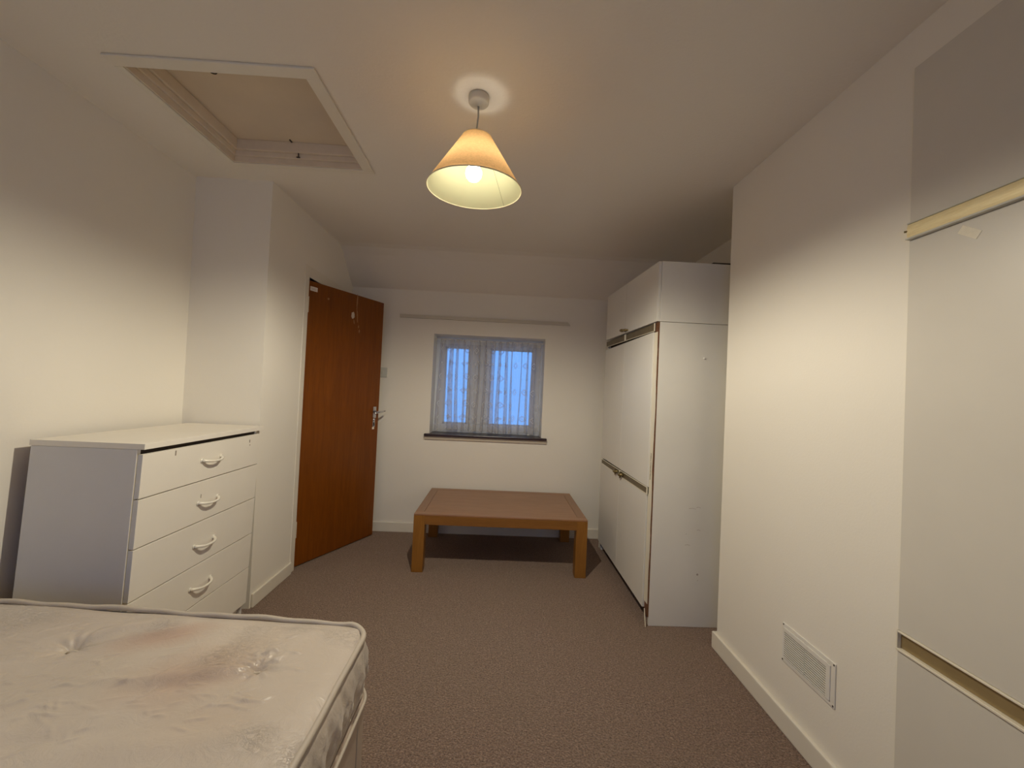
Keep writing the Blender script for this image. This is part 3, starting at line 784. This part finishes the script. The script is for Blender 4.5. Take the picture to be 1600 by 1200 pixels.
# ================================================================== AIR VENT
vy0, vy1, vz0, vz1 = 1.361, 1.618, .259, .408
vent = thing('air_vent', (XB, (vy0 + vy1) / 2, vz0), 'white louvred plastic air vent low on the right wall', 'air vent')
b = BM()
xo = XB - .0005; xi = XB - .0045
box(b, xi, xo, vy0, vy1, vz1 - .014, vz1, .0012); box(b, xi, xo, vy0, vy1, vz0, vz0 + .014, .0012)
box(b, xi, xo, vy0, vy0 + .024, vz0 + .014, vz1 - .014, .0012); box(b, xi, xo, vy1 - .010, vy1, vz0 + .014, vz1 - .014, .0012)
_meshobj('vent_frame', b, M_white, vent)
b = BM(); box(b, XB - .0025, XB - .0008, vy0 + .024, vy1 - .010, vz0 + .013, vz1 - .013); _meshobj('vent_backing', b, simple('vent_shadow_grey', (.22, .195, .165), .7), vent)
b = BM(); box(b, XB - .0060, XB - .0044, vy0 + .018, vy1 - .008, vz0 + .012, vz0 + .016, .0005, 1); box(b, XB - .0080, XB - .0030, vy0 + .020, vy1 - .010, vz1 - .032, vz1 - .014, .002, 2); box(b, XB - .0085, XB - .0030, vy0 + .018, vy0 + .036, vz0 + .014, vz1 - .014, .002, 2)
_meshobj('hood', b, M_white, vent)
b = BM(); ns = 12; z_a, z_b = vz0 + .016, vz1 - .034
for k in range(ns):
    zc = z_a + (k + .5) * (z_b - z_a) / ns
    prism(b, [(XB - .0060, zc - .0016), (XB - .0028, zc - .0014), (XB - .0028, zc + .0014), (XB - .0060, zc + .0010)], 'y', vy0 + .036, vy1 - .011)
_meshobj('louvres', b, M_white, vent)
b = BM(); box(b, XB - .0063, XB - .0024, (vy0 + vy1) / 2 + .008, (vy0 + vy1) / 2 + .0105, z_a, z_b); _meshobj('centre_bar', b, M_grey, vent)
for yy in (vy0 + .006, vy1 - .005):
    for z in (vz0 + .006, vz1 - .006):
        b = BM(); tube(b, [(XB - .0044, yy, z), (XB - .0058, yy, z)], [.0034, .0026], 12); _meshobj('screw', b, M_steel, vent)

# ================================================================== BED: divan base and mattress
mx1, mx0, my1, my0 = -.362, -1.715, 1.275, -.62
mc = Vector(((mx0 + mx1) / 2, (my0 + my1) / 2, 0)); hw, hl = (mx1 - mx0) / 2, (my1 - my0) / 2
RC = .075
TOPZ, BOTZ = .540, .378
def skew(x, y):   # far edge runs slightly away towards the wall
    t = max(0., (y - .4) / .9); s = (mx1 - x) / 1.35
    return y + .050 * s * t
def rise(x, y):
    s = (mx1 - x) / 1.35; return .018 * max(0, min(1, s * 1.4))
def outline(n_side=90, grow=0.0):
    pts = []; r = RC + grow; a, c = hw + grow, hl + grow
    cen = [(a - r, c - r, 0), (-(a - r), c - r, PI / 2), (-(a - r), -(c - r), PI), (a - r, -(c - r), 3 * PI / 2)]
    for q, (x, y, a0) in enumerate(cen):
        for k in range(13): th_ = a0 + PI / 2 * k / 12; pts.append((x + r * math.cos(th_), y + r * math.sin(th_)))
        nx_, ny_, a1 = cen[(q + 1) % 4]
        p0 = pts[-1]; p1 = (nx_ + r * math.cos(a1), ny_ + r * math.sin(a1))
        for k in range(1, n_side): pts.append((p0[0] + (p1[0] - p0[0]) * k / n_side, p0[1] + (p1[1] - p0[1]) * k / n_side))
    return pts
tuft_w = [(-.580, 1.065), (-1.085, 1.100), (-1.56, 1.10), (-.58, .50), (-1.085, .50), (-1.56, .50), (-.58, -.06), (-1.085, -.06), (-1.56, -.06)]
STAINS = [(-.90 - mc.x, 1.165 - mc.y, .075, 1.9, (.47, .32, .25), .8), (-.72 - mc.x, 1.03 - mc.y, .13, 1.3, (.46, .325, .25), .7), (-.66 - mc.x, 1.13 - mc.y, .10, 1.4, (.55, .43, .32), .4), (-.98 - mc.x, .98 - mc.y, .16, 1.5, (.50, .43, .35), .4), (-.60 - mc.x, .90 - mc.y, .10, 1.2, (.50, .39, .30), .35)]
M_matt = mattress_mat('ivory_damask_ticking')
M_bord = mattress_mat('ivory_quilted_border', False)
M_pipe = simple('mattress_piping', (.50, .44, .37), .55, bump=(220, .3, .002))
mat_t = thing('mattress', (mc.x, mc.y, BOTZ), 'stained ivory damask mattress with piped edges on the divan base', 'mattress')
NX = 420
xs = np.linspace(-hw, hw, NX + 1); ys = np.concatenate([np.linspace(-hl, .30, 90)[:-1], np.linspace(.30, hl, 230)]); NY = len(ys) - 1
X, Y = np.meshgrid(xs, ys)
dx = np.abs(X) - (hw - RC); dy = np.abs(Y) - (hl - RC); cm = (dx > 0) & (dy > 0)
hyp = np.hypot(dx, dy); mxn = np.maximum(dx, dy); k_ = np.where(cm & (hyp > 0), mxn / np.maximum(hyp, 1e-9), 1)
X = np.where(cm, np.sign(X) * ((hw - RC) + dx * k_), X); Y = np.where(cm, np.sign(Y) * ((hl - RC) + dy * k_), Y)
ex = np.minimum(hw - np.abs(X), hl - np.abs(Y)); ex = np.clip(ex, 0, .25)
Wx, Wy = X + mc.x, Y + mc.y
Z = TOPZ + .016 * (1 - np.exp(-ex / .03)) - .004
def seg(px, py, x0, y0, x1, y1):
    L2 = (x1 - x0) ** 2 + (y1 - y0) ** 2; t = np.clip(((px - x0) * (x1 - x0) + (py - y0) * (y1 - y0)) / L2, 0, 1)
    qx, qy = x0 + t * (x1 - x0), y0 + t * (y1 - y0); d = np.hypot(px - qx, py - qy)
    sgn = np.sign((px - x0) * (y1 - y0) - (py - y0) * (x1 - x0)); return d * sgn, t
for (tx, ty) in tuft_w:
    r2 = (Wx - tx) ** 2 + (Wy - ty) ** 2
    Z -= .009 * np.exp(-r2 / .05 ** 2) + .016 * np.exp(-r2 / .017 ** 2)
    ang = np.arctan2(Wy - ty, Wx - tx); rr_ = np.sqrt(r2)
    Z += .0022 * np.sin(ang * 9 + tx * 9) * np.exp(-((rr_ - .040) / .028) ** 2)
for (x0, y0, x1, y1, a, w) in ((-1.085, 1.10, -.93, 1.215, -.010, .028), (-1.11, 1.125, -.95, 1.235, .007, .013), (-.60, 1.055, -.84, .985, .007, .020), (-.58, 1.02, -.86, .945, -.005, .022),
                               (-.84, .985, -.98, .972, .004, .012), (-1.1, 1.09, -1.45, 1.02, -.006, .03), (-1.05, 1.04, -1.4, .95, .005, .02), (-.50, .85, -.80, .80, .004, .03), (-.75, .86, -.95, .80, -.004, .02)):
    d, t = seg(Wx, Wy, x0, y0, x1, y1); Z += a * np.exp(-(d / w) ** 2) * np.sin(PI * np.clip(t * .9 + .1, 0, 1)) ** .5
Z += .0018 * np.sin(Wx * 11 + Wy * 6) * np.sin(Wy * 9 - Wx * 4 + 1) + .0008 * np.sin(Wx * 23 - Wy * 17 + 2)
rs = np.random.RandomState(3)
for q in range(190):      # short creases in the ticking, gathered in a few patches
    px_, py_, sp = ((-1.15, .93, .16), (-.98, 1.0, .10), (-.60, 1.09, .05), (-.64, .93, .06), (-1.35, 1.13, .12), (-1.05, .86, .10), (-.98, .93, .12))[q % 7]
    x0, y0 = px_ + rs.normal(0, sp), py_ + rs.normal(0, sp * .6); a_ = rs.normal(.35, .5); L_c = rs.uniform(.025, .08)
    d, t = seg(Wx, Wy, x0, y0, x0 + L_c * math.cos(a_), y0 + L_c * math.sin(a_)); Z += rs.uniform(.0012, .0034) * np.exp(-(d / .0040) ** 2) * np.sin(PI * t)
SX = (mx1 - Wx) / 1.35
Z += .018 * np.clip(SX * 1.4, 0, 1)
Wy2 = Wy + .050 * SX * np.clip((Wy - .4) / .9, 0, None)
bm = BM(); V = [[bm.verts.new((float(Wx[j, i]), float(Wy2[j, i]), float(Z[j, i]))) for i in range(NX + 1)] for j in range(NY + 1)]
for j in range(NY):
    for i in range(NX): bm.faces.new((V[j][i], V[j][i + 1], V[j + 1][i + 1], V[j + 1][i]))
_meshobj('top_panel', bm, M_matt, mat_t, True, origin=(mc.x, mc.y, .5))
# quilted border
pts = outline(140); n = len(pts); bm = BM(); rows = []
acc = 0; s_ = [0]
for k in range(1, n): acc += math.hypot(pts[k][0] - pts[k - 1][0], pts[k][1] - pts[k - 1][1]); s_.append(acc)
rnd = random.Random(5)
NVV = 16
for j in range(NVV + 1):
    v = j / NVV; row = []
    for k, (x, y) in enumerate(pts):
        L = math.hypot(*(0, 0)) if False else 0
        p0, p1 = pts[k - 1], pts[(k + 1) % n]; tx_, ty_ = p1[0] - p0[0], p1[1] - p0[1]; ll = math.hypot(tx_, ty_) or 1; nx_, ny_ = ty_ / ll, -tx_ / ll
        nx_, ny_ = (nx_, ny_)
        cell = (s_[k] % .085) / .085
        puff = .012 * math.sin(PI * v) ** .6 + .008 * (math.sin(PI * cell) ** .5) * math.sin(PI * v) ** .7 + .0035 * math.sin(s_[k] * 60 + v * 9) * math.sin(v * 13 + s_[k] * 21) * math.sin(PI * v) + .0015 * math.sin(s_[k] * 140 - v * 14) * math.sin(PI * v)
        wx, wy = mc.x + x + nx_ * puff, mc.y + y + ny_ * puff
        row.append(bm.verts.new((wx, skew(wx, wy), TOPZ + rise(wx, wy) - .004 - v * (TOPZ + rise(wx, wy) - .004 - BOTZ))))
    rows.append(row)
for j in range(NVV):
    for k in range(n): bm.faces.new((rows[j][k], rows[j][(k + 1) % n], rows[j + 1][(k + 1) % n], rows[j + 1][k]))
bm.faces.new(rows[-1])
bmesh.ops.recalc_face_normals(bm, faces=bm.faces[:])
_meshobj('quilted_border', bm, M_bord, mat_t, True, origin=(mc.x, mc.y, .4))
for (zz_, gr, rad) in ((TOPZ + .003, .002, .0078), (BOTZ + .008, .004, .0060)):
    b = BM(); pp = []
    for k, (x, y) in enumerate(outline(60, gr)):
        wx, wy = mc.x + x, mc.y + y
        wob = .0018 * math.sin(k * .31) + .0012 * math.sin(k * .83)
        pp.append((wx, skew(wx, wy) + wob * .5, zz_ + (rise(wx, wy) if zz_ > .5 else 0) + wob))
    tube(b, pp, rad, 8, True); _meshobj('piping', b, M_pipe, mat_t, True)
for (tx, ty) in tuft_w[:2] + tuft_w[2:6]:
    b = BM(); sx = (mx1 - tx) / 1.35; yy = ty + .05 * sx * max(0, (ty - .4) / .9); zc = TOPZ + .016 - .031 + .018 * min(1, sx * 1.4)
    tube(b, [(tx - .016, yy - .004, zc), (tx - .006, yy - .006, zc + .006), (tx + .006, yy - .002, zc + .007), (tx + .017, yy + .006, zc)], [.0025, .004, .004, .0025], 8)
    _meshobj('tuft', b, M_pipe, mat_t, True)

base = thing('divan_base', (mc.x, mc.y, 0), 'pale fabric divan bed base under the mattress', 'bed base')
bm = BM(); pts = outline(60, .014); rows = []
for z in (0.03, .10, .20, .30, .362, .374):
    ins = .006 if z > .37 else 0
    row = []
    for (x, y) in pts:
        q = 1 - ins / hw; wx, wy = mc.x + x * q, mc.y + y * q
        row.append(bm.verts.new((wx, skew(wx, wy), z)))
    rows.append(row)
n = len(pts)
for A, B in zip(rows, rows[1:]):
    for k in range(n): bm.faces.new((A[k], A[(k + 1) % n], B[(k + 1) % n], B[k]))
bm.faces.new(rows[-1]); bm.faces.new(rows[0][::-1]); bmesh.ops.recalc_face_normals(bm, faces=bm.faces[:])
_meshobj('base_box', bm, simple('divan_fabric', (.50, .41, .34), .7, bump=(160, .3, .002), var=.04), base)
b = BM(); pp = []
for (x, y) in outline(60, .016): wx, wy = mc.x + x, mc.y + y; pp.append((wx, skew(wx, wy), .366))
tube(b, pp, .0045, 8, True); _meshobj('piping', b, M_pipe, base, True)
for yy in (1.16, .55, -.05):
    b = BM(); tube(b, [(mx1 + .014, yy, .355), (mx1 + .0145, yy, .2), (mx1 + .014, yy, .04)], .0022, 6)
    _meshobj('seam', b, M_pipe, base)
for (x, y) in ((mx1 - .12, my1 - .12), (mx0 + .12, my1 - .12), (mx1 - .12, my0 + .12), (mx0 + .12, my0 + .12)):
    b = BM(); tube(b, [(x, y, .0005), (x, y, .031)], .02, 16); _meshobj('foot', b, M_dark, base)
bpy.data.lights.remove(ld2)
